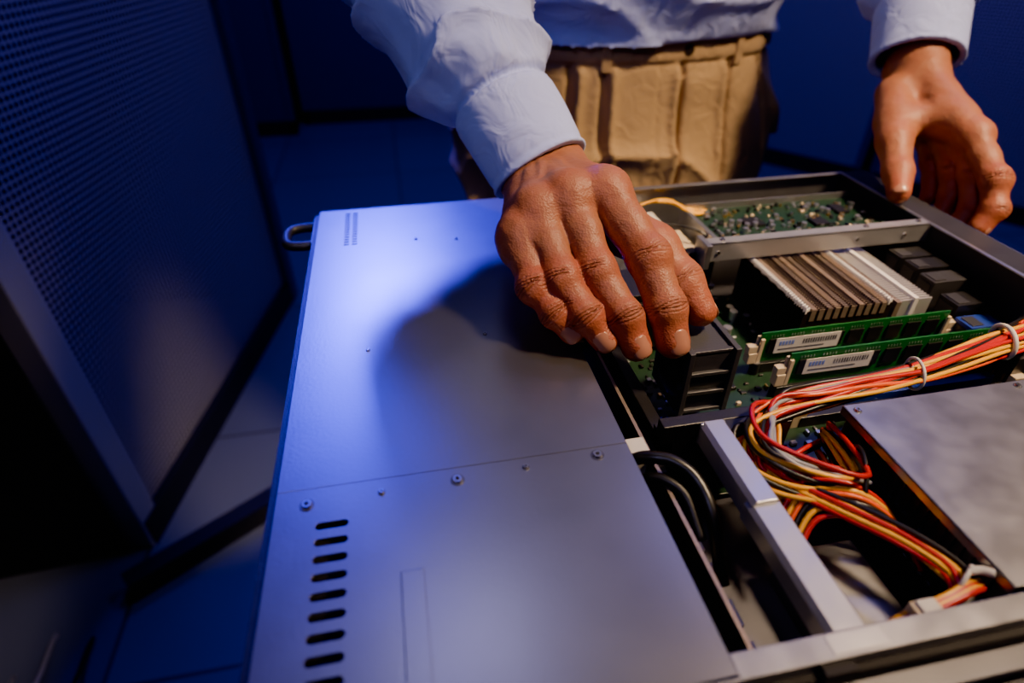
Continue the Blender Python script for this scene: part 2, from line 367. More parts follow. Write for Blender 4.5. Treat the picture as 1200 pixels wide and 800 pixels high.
# power supply
b=MB()
b.box(.2265,.4355,.0945,.2005,-.066,-.0035,'steel_d'); o=b.obj('power_supply',None)
c=MB()
for i in range(17):
    y=.101+.0052*i
    c.prism([(y-.0014,-.011),(y+.0014,-.011),(y+.0014,-.026),(y-.0014,-.026)],.22,.232,'dark','x')
    c.prism([(y-.0014,-.030),(y+.0014,-.030),(y+.0014,-.045),(y-.0014,-.045)],.22,.232,'dark','x')
c.box(.228,.434,.096,.199,-.064,-.0047,'dark')
cut(o,c.obj('c'))
bv=o.modifiers.new('b','BEVEL'); bv.width=.0005; bv.segments=2; bv.limit_method='ANGLE'
b=MB(); b.box(.2225,.436,.0935,.2025,-.0035,-.0022,'steel'); b.box(.2225,.2235,.0935,.2025,-.0075,-.0022,'steel')
screw(.228,.1975,.0018,-.0022); screw(.33,.1985,.0018,-.0022); pl=b.obj('lid',o,.0003)
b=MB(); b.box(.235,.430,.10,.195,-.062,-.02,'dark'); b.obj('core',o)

# fan
b=MB(); fx0,fx1,fy0,fy1,fz0,fz1=.1590,.1925,.257,.301,-.050,.0005
cy_,cz_=(fy0+fy1)/2,(fz0+fz1)/2; hy,hz=(fy1-fy0)/2,(fz1-fz0)/2
def ringplate(xa,xb,r,k,n=48):
    vs=[];fs=[]
    for x in (xa,xb):
        for i in range(n):
            a=2*math.pi*i/n; ca,sa=math.cos(a),math.sin(a); m=max(abs(ca),abs(sa)); vs.append((x,cy_+hy*ca/m,cz_+hz*sa/m))
        for i in range(n):
            a=2*math.pi*i/n; vs.append((x,cy_+r*math.cos(a),cz_+r*math.sin(a)))
    for i in range(n):
        j=(i+1)%n
        fs+=[(i,j,n+j,n+i),(2*n+i,2*n+j,3*n+j,3*n+i),(i,j,2*n+j,2*n+i),(n+i,n+j,3*n+j,3*n+i)]
    b.add(vs,fs,k)
for xa,xb in ((fx0,fx0+.0036),(fx1-.0036,fx1)): ringplate(xa,xb,.0195,'fangrey')
b.cyl((fx0,cy_,cz_),.0200,fx1-fx0,'fanblk','x',32,cap=False); b.cyl((fx0+.002,cy_,cz_),.0095,fx1-fx0-.004,'fanblk','x',24)
for i in range(7):
    a=2*math.pi*i/7; R=Matrix.Rotation(a,3,'X')
    b.box(fx0+.005,fx1-.006,cy_-.0006,cy_+.0006,cz_+.009,cz_+.0185,'fanblk',rot=R@Matrix.Rotation(.5,3,'Z'),c=(.1745,cy_,cz_))
for z in (fz0+.002,cz_-.0085,cz_+.0065): b.box(fx0+.003,fx1-.003,fy0+.0006,fy0+.006,z,z+.0026,'fangrey')
b.box(fx0+.003,fx1-.003,fy0+.0030,fy0+.006,fz0+.0005,fz1-.0012,'fangrey'); b.box(fx0+.003,fx1-.003,fy1-.006,fy1-.0026,fz0+.001,fz1-.0012,'fangrey'); b.box(fx0+.003,fx1-.003,fy0+.003,fy1-.003,fz1-.0045,fz1-.0025,'fangrey')
b.obj('cooling_fan',None,.0004)

# cables
random.seed(5)
b=MB()
path=[(.432,.272,-.022),(.40,.256,-.016),(.36,.243,-.012),(.32,.232,-.009),(.285,.224,-.008),(.25,.219,-.008),(.218,.217,-.010),(.190,.213,-.012),(.172,.203,-.015),(.168,.188,-.018),(.182,.174,-.020),(.205,.165,-.022),(.218,.168,-.030),(.214,.182,-.036),(.195,.192,-.034),(.178,.186,-.040),(.185,.165,-.050)]
spread=[.010,.010,.009,.008,.0078,.0085,.0095,.011,.012,.014,.014,.013,.009,.009,.009,.008,.006]
cols=['w_red','w_yel','w_org','w_blk','w_yel','w_red','w_blk','w_org','w_yel','w_red','w_blk','w_wht','w_red']
for i in range(39):
    a=random.random()*6.28; r=math.sqrt(random.random()); pts=[]
    tw=random.uniform(-2.4,2.4); s=random.uniform(.5,1.32); ex=random.uniform(-.008,.008); ez=random.uniform(-.009,.009)
    for j,(p,sp) in enumerate(zip(path,spread)):
        aa=a+tw*j*.25; o=sp*r
        q=Vector(p)
        if j>=8: 
            c=Vector((.193+ex,.188,-.026)); q=c+(q-c)*s; q.z+=ez
        z=q.z+math.sin(aa)*o*.75
        q=Vector((q.x+random.uniform(-.002,.002)+(math.cos(aa)*o*.8 if j>=7 else 0),q.y+random.uniform(-.0014,.0014)+math.cos(aa)*o*(1 if j<8 else .5),min(z,.004)))
        if j>=8: q.x=min(max(q.x,.158),.2215)
        if q.y<.2050 and q.x>.2200: q.y=.2055
        pts.append(q)
    b.tube(pts,.0014,cols[i%13],7,5)
p2=[(.172,.192,-.022),(.178,.172,-.018),(.192,.150,-.014),(.206,.130,-.012),(.2145,.112,-.012),(.211,.101,-.013),(.200,.096,-.014),(.190,.094,-.014)]
for i in range(7):
    ox,oy,oz=random.uniform(-.006,.003),random.uniform(-.004,.003),random.uniform(-.005,.004)
    b.tube([(p[0]+ox*(1 if j<5 else .5)+random.uniform(-.0015,.0015),p[1]+oy,p[2]+oz) for j,p in enumerate(p2)],.0014,['w_yel','w_red','w_blk','w_yel','w_red','w_yel','w_blk'][i],7,6)
p3=[(.165,.158,-.030),(.180,.168,-.016),(.200,.160,-.012),(.215,.150,-.02),(.220,.14,-.03)]
for i in range(6): b.tube([(p[0],p[1]-.0035*i+random.uniform(-.001,.001),p[2]-.001*i) for p in p3],.0014,['w_red','w_yel','w_org','w_blk','w_yel','w_red'][i],7,6)
for i in range(4): b.tube([(.220,.100+.001*i,-.012),(.212,.0985+.0012*i,-.010),(.200,.0965+.001*i,-.011),(.180,.094+.001*i,-.014),(.165,.096,-.03)],.0014,['w_red','w_yel','w_red','w_yel'][i],7,6)
b.obj('cable_bundle')
def loop(c,ax1,ax2,r1,r2,k,w=.0016,name='cable_tie'):
    b=MB(); c=Vector(c);a1=Vector(ax1).normalized();a2=Vector(ax2).normalized()
    b.tube([c+a1*(r1*math.cos(t))+a2*(r2*math.sin(t)) for t in [i*6.2832/12 for i in range(13)]],w,k,8,3); return b.obj(name)
loop((.375,.248,-.013),(.25,1,0),(0,0,1),.0120,.0100,'white')
loop((.288,.225,-.008),(.25,1,0),(0,0,1),.0100,.0090,'white',.0010)
loop((.212,.168,-.020),(.5,1,.1),(0,0,1),.018,.014,'w_blk',.0012)
loop((.214,.105,-.012),(1,.6,0),(0,0,1),.0070,.0065,'white',.0010)
b=MB()
b.box(.181,.193,.0885,.099,-.020,-.008,'cream'); b.box(.183,.191,.0885,.0985,-.008,-.0065,'white')
b.tube([(.214,.105,-.006),(.218,.104,-.005),(.2215,.101,-.004)],.0018,'white',8); b.obj('wire_connector',None,.0008)
b=MB()
b.tube([(.101,.204,-.030),(.1025,.197,-.014),(.109,.192,-.008),(.119,.186,-.007),(.127,.176,-.011),(.1295,.160,-.02),(.130,.140,-.045)],.0034,'w_blk',12,8)
b.tube([(.1015,.195,-.034),(.106,.189,-.020),(.113,.183,-.0150),(.121,.173,-.018),(.1235,.155,-.03)],.0026,'black',12,8)
b.obj('black_power_cable')

# cart under the server
crt=empty('equipment_cart'); b=MB()
b.box(-.05,.43,.05,.50,-.100,-.0745,'rackdark')
for x in (-.03,.41):
    for y in (.08,.47): b.box(x-.018,x+.018,y-.018,y+.018,-.82,-.10,'post'); b.cyl((x-.0125,y,-.845),.025,.025,'black','x',20)
b.box(-.04,.42,.06,.49,-.70,-.68,'rackdark'); b.obj('frame',crt,.002)

# ================================================================ SDF tools
f32=np.float32
def grid(lo,hi,h):
    n=[int((hi[i]-lo[i])/h)+2 for i in range(3)]
    ax=[(lo[i]+h*np.arange(n[i])).astype(f32) for i in range(3)]
    return (ax[0][:,None,None],ax[1][None,:,None],ax[2][None,None,:])
def cap(P,a,b,ra,rb):
    a=np.array(a,f32);b=np.array(b,f32);d=b-a;L=float(d@d)+1e-12
    x,y,z=P[0]-a[0],P[1]-a[1],P[2]-a[2]
    t=np.clip((x*d[0]+y*d[1]+z*d[2])/L,0,1)
    return np.sqrt((x-t*d[0])**2+(y-t*d[1])**2+(z-t*d[2])**2)-(ra+(rb-ra)*t)
def smin(a,b,k):
    h=np.maximum(k-np.abs(a-b),0)/k; return np.minimum(a,b)-h*h*(k*.25)
def vnoise(x,y,z,seed=0):
    tab=np.random.RandomState(seed).rand(32,32,32).astype(f32)
    def fr(a): i=np.floor(a); f=(a-i).astype(f32); return i.astype(np.int32),f*f*(3-2*f)
    x,y,z=np.broadcast_arrays(x,y,z); xi,xf=fr(x);yi,yf=fr(y);zi,zf=fr(z); r=0
    for dx in (0,1):
        for dy in (0,1):
            for dz in (0,1):
                w=(xf if dx else 1-xf)*(yf if dy else 1-yf)*(zf if dz else 1-zf)
                r=r+w*tab[(xi+dx)&31,(yi+dy)&31,(zi+dz)&31]
    return r
def surfnet(F,lo,h):
    S=F<0; n=F.shape
    c=[S[a:n[0]-1+a,b_:n[1]-1+b_,c_:n[2]-1+c_] for a in (0,1) for b_ in (0,1) for c_ in (0,1)]
    cnt=sum(x.astype(np.int8) for x in c); act=(cnt>0)&(cnt<8)
    I=np.argwhere(act); idx=-np.ones(act.shape,np.int64); idx[act]=np.arange(len(I))
    pos=np.zeros((len(I),3)); num=np.zeros(len(I))
    co=[(a,b_,c_) for a in (0,1) for b_ in (0,1) for c_ in (0,1)]
    for i in range(8):
        for j in range(i+1,8):
            if sum(abs(co[i][q]-co[j][q]) for q in range(3))!=1: continue
            f0=F[I[:,0]+co[i][0],I[:,1]+co[i][1],I[:,2]+co[i][2]]; f1=F[I[:,0]+co[j][0],I[:,1]+co[j][1],I[:,2]+co[j][2]]
            m=(f0<0)!=(f1<0); t=np.where(m,f0/np.where(m,f0-f1,1),0)[:,None]
            p=np.array(co[i])+(np.array(co[j])-np.array(co[i]))*t
            pos+=p*m[:,None]; num+=m
    V=(I+pos/num[:,None])*h+np.array(lo)
    Q=[]
    for ax in range(3):
        o=[0,1,2]; o.remove(ax); u,v=o
        sl0=[slice(None)]*3; sl1=[slice(None)]*3; sl0[ax]=slice(0,-1); sl1[ax]=slice(1,None)
        A=S[tuple(sl0)];B=S[tuple(sl1)]
        E=np.argwhere(A!=B); E=E[(E[:,u]>0)&(E[:,v]>0)&(E[:,u]<n[u]-1)&(E[:,v]<n[v]-1)]
        fl=A[E[:,0],E[:,1],E[:,2]]
        def cell(du,dv):
            e=E.copy(); e[:,u]-=du; e[:,v]-=dv; return idx[e[:,0],e[:,1],e[:,2]]
        q=np.stack([cell(1,1),cell(0,1),cell(0,0),cell(1,0)],1)
        flip=fl if ax!=1 else ~fl
        q[~flip]=q[~flip][:,::-1]; Q.append(q)
    Q=np.concatenate(Q); return V,Q
def nmesh(name,V,Q,k,parent,attrs={}):
    me=bpy.data.meshes.new(name); me.vertices.add(len(V)); me.vertices.foreach_set('co',V.astype(f32).ravel())
    me.loops.add(len(Q)*4); me.loops.foreach_set('vertex_index',Q.astype(np.int32).ravel())
    me.polygons.add(len(Q)); me.polygons.foreach_set('loop_start',np.arange(0,len(Q)*4,4,dtype=np.int32)); me.polygons.foreach_set('loop_total',np.full(len(Q),4,np.int32))
    me.polygons.foreach_set('use_smooth',np.ones(len(Q),bool)); me.update(calc_edges=True); me.validate()
    for a,d in attrs.items():
        at=me.attributes.new(a,'FLOAT','POINT'); at.data.foreach_set('value',d.astype(f32))
    me.materials.append(M[k]); o=bpy.data.objects.new(name,me); bpy.context.scene.collection.objects.link(o); o.parent=parent
    return o

man=empty('man')
A_=lambda *p: np.array(p,dtype=float)
def hand(name,wrist,armdir,F,TH,res,Rf=1.0,tend=1.0,thumb_dorsal=None,idxf=1.0):
    """F: four fingers (index..pinky), each [MCP,PIP,DIP,tip]; TH: [CMC,MCP,IP,tip]"""
    F=[[A_(*p) for p in f] for f in F]; TH=[A_(*p) for p in TH]; W=A_(*wrist); ad=A_(*armdir); ad/=np.linalg.norm(ad)
    allp=np.array([p for f in F for p in f]+TH+[W,W+ad*.07])
    lo=allp.min(0)-.024; hi=allp.max(0)+.024; P=grid(lo,hi,res)
    across=F[0][0]-F[3][0]; across/=np.linalg.norm(across)
    fw=(F[1][0]-W); fw/=np.linalg.norm(fw)
    dn=np.cross(across,fw); dn/=np.linalg.norm(dn)
    if dn[2]<0: dn=-dn
    rad=[(.0115,.0099,.0090,.0078),(.0115,.0100,.0090,.0078),(.0110,.0095,.0085,.0074),(.0100,.0085,.0076,.0067)]
    rad=[tuple(x*Rf*(idxf if i==0 else 1) for x in r) for i,r in enumerate(rad)]
    d=None
    for i,f in enumerate(F):
        wa=W+across*(.011-.0075*i)
        c=cap(P,wa,f[0]-dn*.003,.0165,.0122*Rf)
        d=c if d is None else smin(d,c,.014)
    for i in range(3): d=smin(d,cap(P,F[i][0]-dn*.003+(W-F[i][0])*.12,F[i+1][0]-dn*.003+(W-F[i+1][0])*.12,.0115*Rf,.0115*Rf),.010)
    d=smin(d,cap(P,W-dn*.006+fw*.02,F[3][0]-dn*.010,.014,.012),.014)
    for s in (-1,1): d=smin(d,cap(P,W+across*.010*s,W+ad*.09+across*.010*s,.0205,.023),.014)
    for i,f in enumerate(F):
        wa=W+across*(.007-.005*i); d=smin(d,cap(P,wa+dn*.0140,f[0]+dn*.0082*Rf,.0010,.0022*tend),.009)
    for (a0,a1,m0,m1) in ((1,2,.15,.75),(2,3,.2,.8),(0,1,.35,.85)):
        pa=W*(1-m0)+(F[a0][0]*.5+F[a1][0]*.5)*m0+dn*.0165; pm=W*(1-.5)+(F[a0][0]*.65+F[a1][0]*.35)*.5+dn*.0158; pb=W*(1-m1)+(F[a0][0]*.4+F[a1][0]*.6)*m1+dn*.0118*Rf
        d=smin(d,cap(P,pa,pm,.0012,.0013),.004); d=smin(d,cap(P,pm,pb,.0013,.0009),.004)
    t=smin(cap(P,TH[0],TH[1],.0165,.0138*Rf),cap(P,TH[1],TH[2],.0120*Rf,.0112*Rf),.008); t=smin(t,cap(P,TH[2],TH[3],.0112*Rf,.0088*Rf),.005)
    d=smin(d,t,.012); d=smin(d,cap(P,TH[0]*.4+TH[1]*.6,F[0][0]*.75+W*.25-dn*.004,.010,.009),.018)
    fs=None
    for i,f in enumerate(F):
        r=rad[i]
        mid=(f[0]+f[1])/2; 
        g=smin(cap(P,f[0],mid,r[0],r[1]*.95),cap(P,mid,f[1],r[1]*.95,r[1]*.97),.006); g=smin(g,cap(P,f[1],f[2],r[1]*.94,r[2]*.95),.004); g=smin(g,cap(P,f[2],f[3],r[2]*.95,r[3]),.003)
        for j,rr in ((1,r[1]*1.06),(2,r[2]*1.02)):
            v=(f[j]-f[j-1]); w=(f[j+1]-f[j]); o=v/np.linalg.norm(v)-w/np.linalg.norm(w); o/=np.linalg.norm(o)+1e-6
            g=smin(g,cap(P,f[j]+o*.0009,f[j]+o*.0010,rr,rr),.004)
        fs=g if fs is None else smin(fs,g,.0008)
        rk=.0123*Rf*(1 if i<3 else .92); d=smin(d,cap(P,f[0]+dn*.0018,f[0]+dn*.0020,rk,rk),.007)
    d=smin(d,fs,.006)
    nz=vnoise(P[0]*90,P[1]*90,P[2]*90,4)-.5; d=d+nz*.0010+(vnoise(P[0]*240,P[1]*240,P[2]*240,5)-.5)*.0003
    V,Q=surfnet(d,lo,res)
    tint=np.zeros(len(V)); cre=np.zeros(len(V))
    for f in F+[TH]:
        for j,(s,w) in enumerate(((.012,.45),(.009,.7),(.008,.55),(.010,.8))):
            if f is TH and j==0: continue
            dd=np.linalg.norm(V-f[j],axis=1); tint+=w*np.exp(-np.maximum(dd-.009*Rf,0)**2/s**2*2)
        for j in (1,2):
            if f is TH and j==1: continue
            v=(f[j]-f[j-1]);v/=np.linalg.norm(v); w=(f[j+1]-f[j]);w/=np.linalg.norm(w); ax=v+w; ax/=np.linalg.norm(ax); o=v-w; o/=np.linalg.norm(o)+1e-6
            rel=V-f[j]; s=rel@ax; dor=rel@o; dd=np.linalg.norm(rel,axis=1)
            m=np.clip(dor/.006,0,1)*np.exp(-(np.maximum(dd-.0095*Rf,0)/.004)**2)*(.85 if j==1 else .65)
            lat=np.cross(ax,o); bow=(rel@lat)**2*18
            for off in (-.0046,-.0024,-.0004,.0018,.0040): 
                sg=1 if off>0 else -1
                cre+=m*np.exp(-((s-off+sg*bow)/.00045)**2)*(1 if abs(off)<.003 else .5)
    ob=nmesh(name,V,Q,'skin',man,{'tint':np.clip(tint,0,1),'crease':np.clip(cre,0,1)})
    b=MB()
    for i,f in enumerate(F+[TH]):
        v=f[2]-f[1]; w=f[3]-f[2]; w/=np.linalg.norm(w)
        if i==4 and thumb_dorsal is not None: v=A_(*thumb_dorsal)
        o=v-w*(v@w); o/=np.linalg.norm(o)+1e-9; l=np.cross(w,o)
        r=(rad[i][3] if i<4 else .0088*Rf); vs=[];fs_=[]; nu,nv=9,11; wd=r*.72; ln=r*.78
        for a in range(nu):
            for c in range(nv):
                u=-1+2*a/(nu-1); s=-1+2*c/(nv-1); k=math.sqrt(max(.06,1-abs(s)**3.2)) if abs(s)>.5 else math.sqrt(1-.5**3.2)
                th=u*1.0*k/.95; sx=ln*s+r*.02
                hgt=r*math.cos(min(abs(th)*.82,1.2))
                if sx>0: hgt*=math.sqrt(max(.05,1-(sx/r)**2))**.62
                vs.append(f[3]+w*sx+l*(math.sin(th*.82)*wd*1.25)+o*(hgt+.0001))
        for a in range(nu-1):
            for c in range(nv-1): fs_.append((a*nv+c,(a+1)*nv+c,(a+1)*nv+c+1,a*nv+c+1))
        b.add(vs,fs_,'nail',True)
    nb=b.obj(name+'_nails',man,fix=False); so=nb.modifiers.new('s','SOLIDIFY'); so.thickness=.0006; so.offset=0
    return ob

# ---- his right hand, holding the fan
RW=(.105,.4155,.057); RE=(.005,.583,.229); RS=(.09,.70,.48)
rd=A_(*RE)-A_(*RW)
hand('right_hand',RW,rd,[
 [(.1270,.341,.071),(.1415,.2985,.0463),(.1467,.275,.0245),(.1495,.2640,.0070)],
 [(.1030,.3414,.070),(.1106,.2985,.0405),(.1205,.2735,.0225),(.1262,.2634,.0070)],
 [(.0826,.3393,.0626),(.0885,.2970,.0377),(.0985,.2775,.0232),(.1080,.2695,.0108)],
 [(.0696,.3316,.0504),(.0723,.2990,.0331),(.0815,.2850,.0225),(.0905,.2775,.0130)]],
 [(.118,.388,.048),(.1576,.3268,.0369),(.1695,.3028,.0236),(.1765,.2864,.0112)],.0010,1.16,.55,(.8,.5,.2),1.12)
# ---- his left hand, on the rear wall
LW=(.5205,.5539,.082); LE=(.60,.72,.27); LS=(.47,.70,.48)
ld=A_(*LE)-A_(*LW)
hand('left_hand',LW,ld,[
 [(.5053,.4468,.0517),(.4948,.4004,.0292),(.4900,.3864,.010),(.4810,.3836,-.0035)],
 [(.5125,.4757,.0502),(.4999,.4258,.0242),(.4950,.4105,.0028),(.4870,.4065,-.0104)],
 [(.514,.498,.0476),(.5003,.4483,.020),(.4965,.4365,.001),(.4890,.4303,-.0126)],
 [(.5133,.5167,.0465),(.5049,.4776,.0178),(.5010,.4650,.004),(.4940,.4552,-.0074)]],
 [(.4892,.537,.067),(.4594,.4842,.0391),(.4467,.4527,.0206),(.437,.4339,.0105)],.0013,1.13,.5,(-.5,-.6,.6))

# ---- sleeves
def sleeve(W,E,S,r0,r1,res,seed,cufflen,start):
    W=A_(*W);E=A_(*E);S=A_(*S); ax=(E-W)/np.linalg.norm(E-W); L=np.linalg.norm(E-W)
    ux=np.cross(ax,A_(0,0,1)); ux/=np.linalg.norm(ux); uy=np.cross(ax,ux)
    E2=E+(S-E)*.35; allp=np.array([W,E,E2]); lo=allp.min(0)-.085; hi=allp.max(0)+.085; P=grid(lo,hi,res)
    x,y,z=P[0]-W[0],P[1]-W[1],P[2]-W[2]
    s=x*ax[0]+y*ax[1]+z*ax[2]; u=x*ux[0]+y*ux[1]+z*ux[2]; v=x*uy[0]+y*uy[1]+z*uy[2]
    th=np.arctan2(v,u); rr=np.sqrt((u/1.06)**2+(v/.94)**2)
    c0=start+cufflen
    t=np.clip((s-c0)/.03,0,1); t=t*t*(3-2*t)
    rad=r0+(s-start)*.03+ (r1-r0)*t*.62 + np.clip((s-c0)/(L-c0),0,1)*(r1-r0)*.6
    m=np.clip((s-c0)/.01,0,1)
    cs,sn=np.cos(th)*2.2+9,np.sin(th)*2.2+9
    fold=(vnoise(cs*1.6,sn*1.6,s*8+3,seed)-.5)*.010*np.exp(-np.maximum(s-c0,0)/.05)+ (vnoise(u*22+s*16+5,v*22-s*9+5,s*30+9,seed+1)-.5)*.014
    rdg=1-np.abs(vnoise(u*9+s*24+7,v*12-s*10+9,s*16+4,seed+2)-.5)*2; fold=fold+rdg**5*.0085
    cuffn=(vnoise(u*30+5,v*30+5,s*25+5,seed+3)-.5)*.003
    d=rr-rad-fold*m-cuffn*(1-m)
    d=d+.0050*np.exp(-((s-c0)/.0030)**2)-.0012*np.exp(-((s-start-.001)/.0015)**2)
    if res<.0022: d=d+.0010*np.exp(-((s-start-.006)/.0014)**2)+.0010*np.exp(-((s-c0+.0065)/.0014)**2)
    up=cap(P,E,E2,r1*1.13,r1*1.2)+(vnoise(P[0]*22,P[1]*22,P[2]*22,seed)-.5)*-.008
    body=np.maximum(d,s-L-.0); body=smin(body,up,.02)
    inner=np.maximum(rr-(r0-.0055),s-(start+.045))
    body=np.maximum(body,-inner); body=np.maximum(body,start-s)
    return surfnet(body.astype(f32),lo,res)
V1,Q1=sleeve(RW,RE,RS,.0375,.049,.0018,21,.062,.003)
V2,Q2=sleeve(LW,LE,LS,.0395,.052,.0024,33,.062,.012)
# torso and upper arms
lo=(-.10,.45,.085); P=grid(lo,(.72,.99,.66),.006)
zz=P[2]; cy=.835-.26*np.maximum(zz-.10,0); cx=.315-.08*np.maximum(zz-.10,0)
k_=np.clip((zz-.10)/.38,0,1)
a=.188+.05*np.exp(-((zz-.135)/.05)**2)*.28+.012*k_; bb=.120+.05*np.exp(-((zz-.135)/.05)**2)*.3+.008*np.sin(k_*3.14)
q=np.sqrt(((P[0]-cx)/a)**2+((P[1]-cy)/bb)**2); d=(q-1)*np.minimum(a,bb)
d=np.maximum(d,zz-.50); d=np.maximum(d,.092-zz)
rdg=1-np.abs(vnoise(P[0]*11+P[2]*14+5,P[1]*9+5,P[2]*26+5,41)-.5)*2
d=d-rdg**4*.010-(vnoise(P[0]*30+5,P[1]*20+5,P[2]*40+5,43)-.5)*.006
d=smin(d,cap(P,(RS[0]+.02,RS[1],RS[2]-.02),(LS[0]-.02,LS[1],LS[2]-.02),.072,.072),.06)
d=smin(d,cap(P,RS,RE,.070,.055),.03); d=smin(d,cap(P,LS,LE,.070,.056),.03)
d=smin(d,cap(P,(.28,.70,.50),(.275,.672,.56),.070,.060),.04)
d=np.maximum(d,-cap(P,(.275,.672,.56),(.268,.63,.66),.052,.07))
V3,Q3=surfnet(d.astype(f32),lo,.006)
V=np.concatenate([V1,V2,V3]); Q=np.concatenate([Q1,Q2+len(V1),Q3+len(V1)+len(V2)])
nmesh('shirt',V,Q,'shirt',man)

# ---- trousers
cx0,cy0=.315,.835
WA,WB,DA,DB=.182,.115,.036,.026
lo=(.07,.66,-.86); P=grid(lo,(.56,1.0,.115),.0036)
z=P[2]; t=np.clip((.105-z)/.20,0,1); a=WA+DA*np.sqrt(t); bb=WB+DB*t
x=P[0]-cx0; y=P[1]-cy0
q=np.sqrt((x/a)**2+(y/bb)**2); d=(q-1)*bb; d=np.maximum(d,-.10-z)
for s in (-1,1):
    l=cap(P,(cx0+s*.102,cy0,-.06),(cx0+s*.105,cy0-.01,-.42),.110,.080); l=smin(l,cap(P,(cx0+s*.105,cy0-.01,-.42),(cx0+s*.11,cy0+.02,-.80),.080,.066),.03)
    d=smin(d,l,.02)
front=np.clip((cy0-P[1])/.05,0,1)
def groove(xc,slope,z0,w,dep,zs=1e9):
    g=np.exp(-((x-xc-slope*(z0-z))/w)**2)*dep*front; return g*np.clip((z0-z)/.01,0,1)*np.clip((z-zs)/.05 if zs<1e8 else 1,0,1)
d=d+groove(-.100,-.06,.068,.0042,.0110,-.10)-groove(-.091,-.06,.068,.006,.008,-.08)
d=d+groove(-.062,-.03,.068,.0040,.0110,-.14)-groove(-.053,-.03,.068,.006,.008,-.1)
d=d+groove(.034,.02,.068,.0030,.0110,-.2)-groove(.025,.02,.068,.005,.006,-.2)+groove(.004,.0,.068,.0018,.0018,-.15)
d=d+groove(.100,.07,.068,.0042,.0090,-.12)-groove(.091,.07,.068,.006,.006,-.1)
d=d+groove(-.150,-.28,.068,.0028,.005,-.09)+groove(.150,.28,.068,.0028,.005,-.09)
rdg=1-np.abs(vnoise(x*12+z*8+6,y*9+6,z*10+20,51)-.5)*2
d=d-rdg**4*.017*np.clip((.06-z)/.06,0,1)
d=d+(vnoise(x*35+6,y*25+6,z*16+20,52)-.5)*.005
wb=np.clip((z-.066)/.003,0,1); d=d-.0028*wb+.0026*np.exp(-((z-.066)/.0025)**2)+.0012*np.exp(-((z-.098)/.0016)**2)
d=np.maximum(d,z-.104)
d=np.maximum(d,-.80-z)
V,Q=surfnet(d.astype(f32),lo,.0036); nmesh('trousers',V,Q,'khaki',man)
b=MB()
def onwaist(xl,z):
    t=max(0,(.105-z)/.2); a_=WA+DA*math.sqrt(t); b_=WB+DB*t; return cy0-b_*math.sqrt(max(0,1-(xl/a_)**2))-.003, math.atan2(xl/a_**2*b_**2, math.sqrt(max(1e-6,1-(xl/a_)**2))*b_)
for xl in (-.062,.112,-.15):
    yy,an=onwaist(xl,.085); R=Matrix.Rotation(an,3,'Z'); b.box(cx0+xl-.006,cx0+xl+.006,yy-.0045,yy+.001,.058,.1065,'khaki',rot=R)
b.obj('belt_loops',man,.0012)
b=MB(); yy,an=onwaist(.036,.078); b.cyl((cx0+.038,yy-.001,.080),.006,.002,'fin_d','y',20); b.obj('trouser_button',man,.0005)
# shoes
lo=(.12,.60,-.872); P=grid(lo,(.52,.92,-.74),.006); d=None
for s in (-1,1):
    c=smin(cap(P,(cx0+s*.11,.86,-.835),(cx0+s*.125,.69,-.845),.037,.034),cap(P,(cx0+s*.11,.855,-.83),(cx0+s*.11,.855,-.77),.042,.045),.03); d=c if d is None else np.minimum(d,c)
d=np.maximum(d,-.868-P[2]+0*d); V,Q=surfnet(d.astype(f32),lo,.006); nmesh('shoes',V,Q,'shoe',man)
# head (above the frame)
HC=A_(.262,.615,.705); lo=HC-.15; lo[2]-=.05; P=grid(lo,HC+.16,.004)
fd=A_(-.1,-.85,-.5); fd/=np.linalg.norm(fd); up=A_(-.05,-.5,.86); up-=fd*(up@fd); up/=np.linalg.norm(up); rt=np.cross(fd,up)
def h(f,u,r=0): return HC+fd*f+up*u+rt*r
def lell(c,r):
    x,y,z=P[0]-c[0],P[1]-c[1],P[2]-c[2]; f=x*fd[0]+y*fd[1]+z*fd[2];u=x*up[0]+y*up[1]+z*up[2];s=x*rt[0]+y*rt[1]+z*rt[2]
    return (np.sqrt((f/r[0])**2+(u/r[1])**2+(s/r[2])**2)-1)*min(r)
d=lell(h(0,.02),(.093,.10,.075)); d=smin(d,lell(h(.035,-.055),(.055,.060,.052)),.03)
d=smin(d,cap(P,h(-.02,-.04),(.278,.69,.52),.052,.056),.03)
d=smin(d,cap(P,h(.088,.01),h(.108,-.022),.006,.012),.01)
for s in (-1,1):
    d=smin(d,cap(P,h(0,.005,.076*s),h(-.006,-.028,.074*s),.012,.008),.004); d=smin(d,lell(h(.078,.030,.03*s),(.012,.006,.022)),.01)
    d=np.maximum(d,-lell(h(.097,.008,.032*s),(.012,.010,.015)))
d=smin(d,lell(h(.083,-.056),(.010,.009,.024)),.006)
V,Q=surfnet(d.astype(f32),lo,.004); nmesh('head',V,Q,'skin',man)
hd=lell(h(-.010,.030),(.098,.104,.083)); x,y,z=P[0]-HC[0],P[1]-HC[1],P[2]-HC[2]; f=x*fd[0]+y*fd[1]+z*fd[2];u=x*up[0]+y*up[1]+z*up[2]
hd=np.maximum(hd,(f*.75-u*.65-.005)); hd=hd+(vnoise(P[0]*60,P[1]*60,P[2]*60,8)-.5)*.004
V,Q=surfnet(hd.astype(f32),lo,.004); nmesh('hair',V,Q,'hair',man)
for s in (-1,1):
    bm=bmesh.new(); bmesh.ops.create_uvsphere(bm,u_segments=16,v_segments=10,radius=.0115); me=bpy.data.meshes.new('eye'); bm.to_mesh(me); bm.free(); me.materials.append(M['white'])
    o=bpy.data.objects.new('eye',me); bpy.context.scene.collection.objects.link(o); o.parent=man; o.location=Vector(h(.080,.009,.032*s))

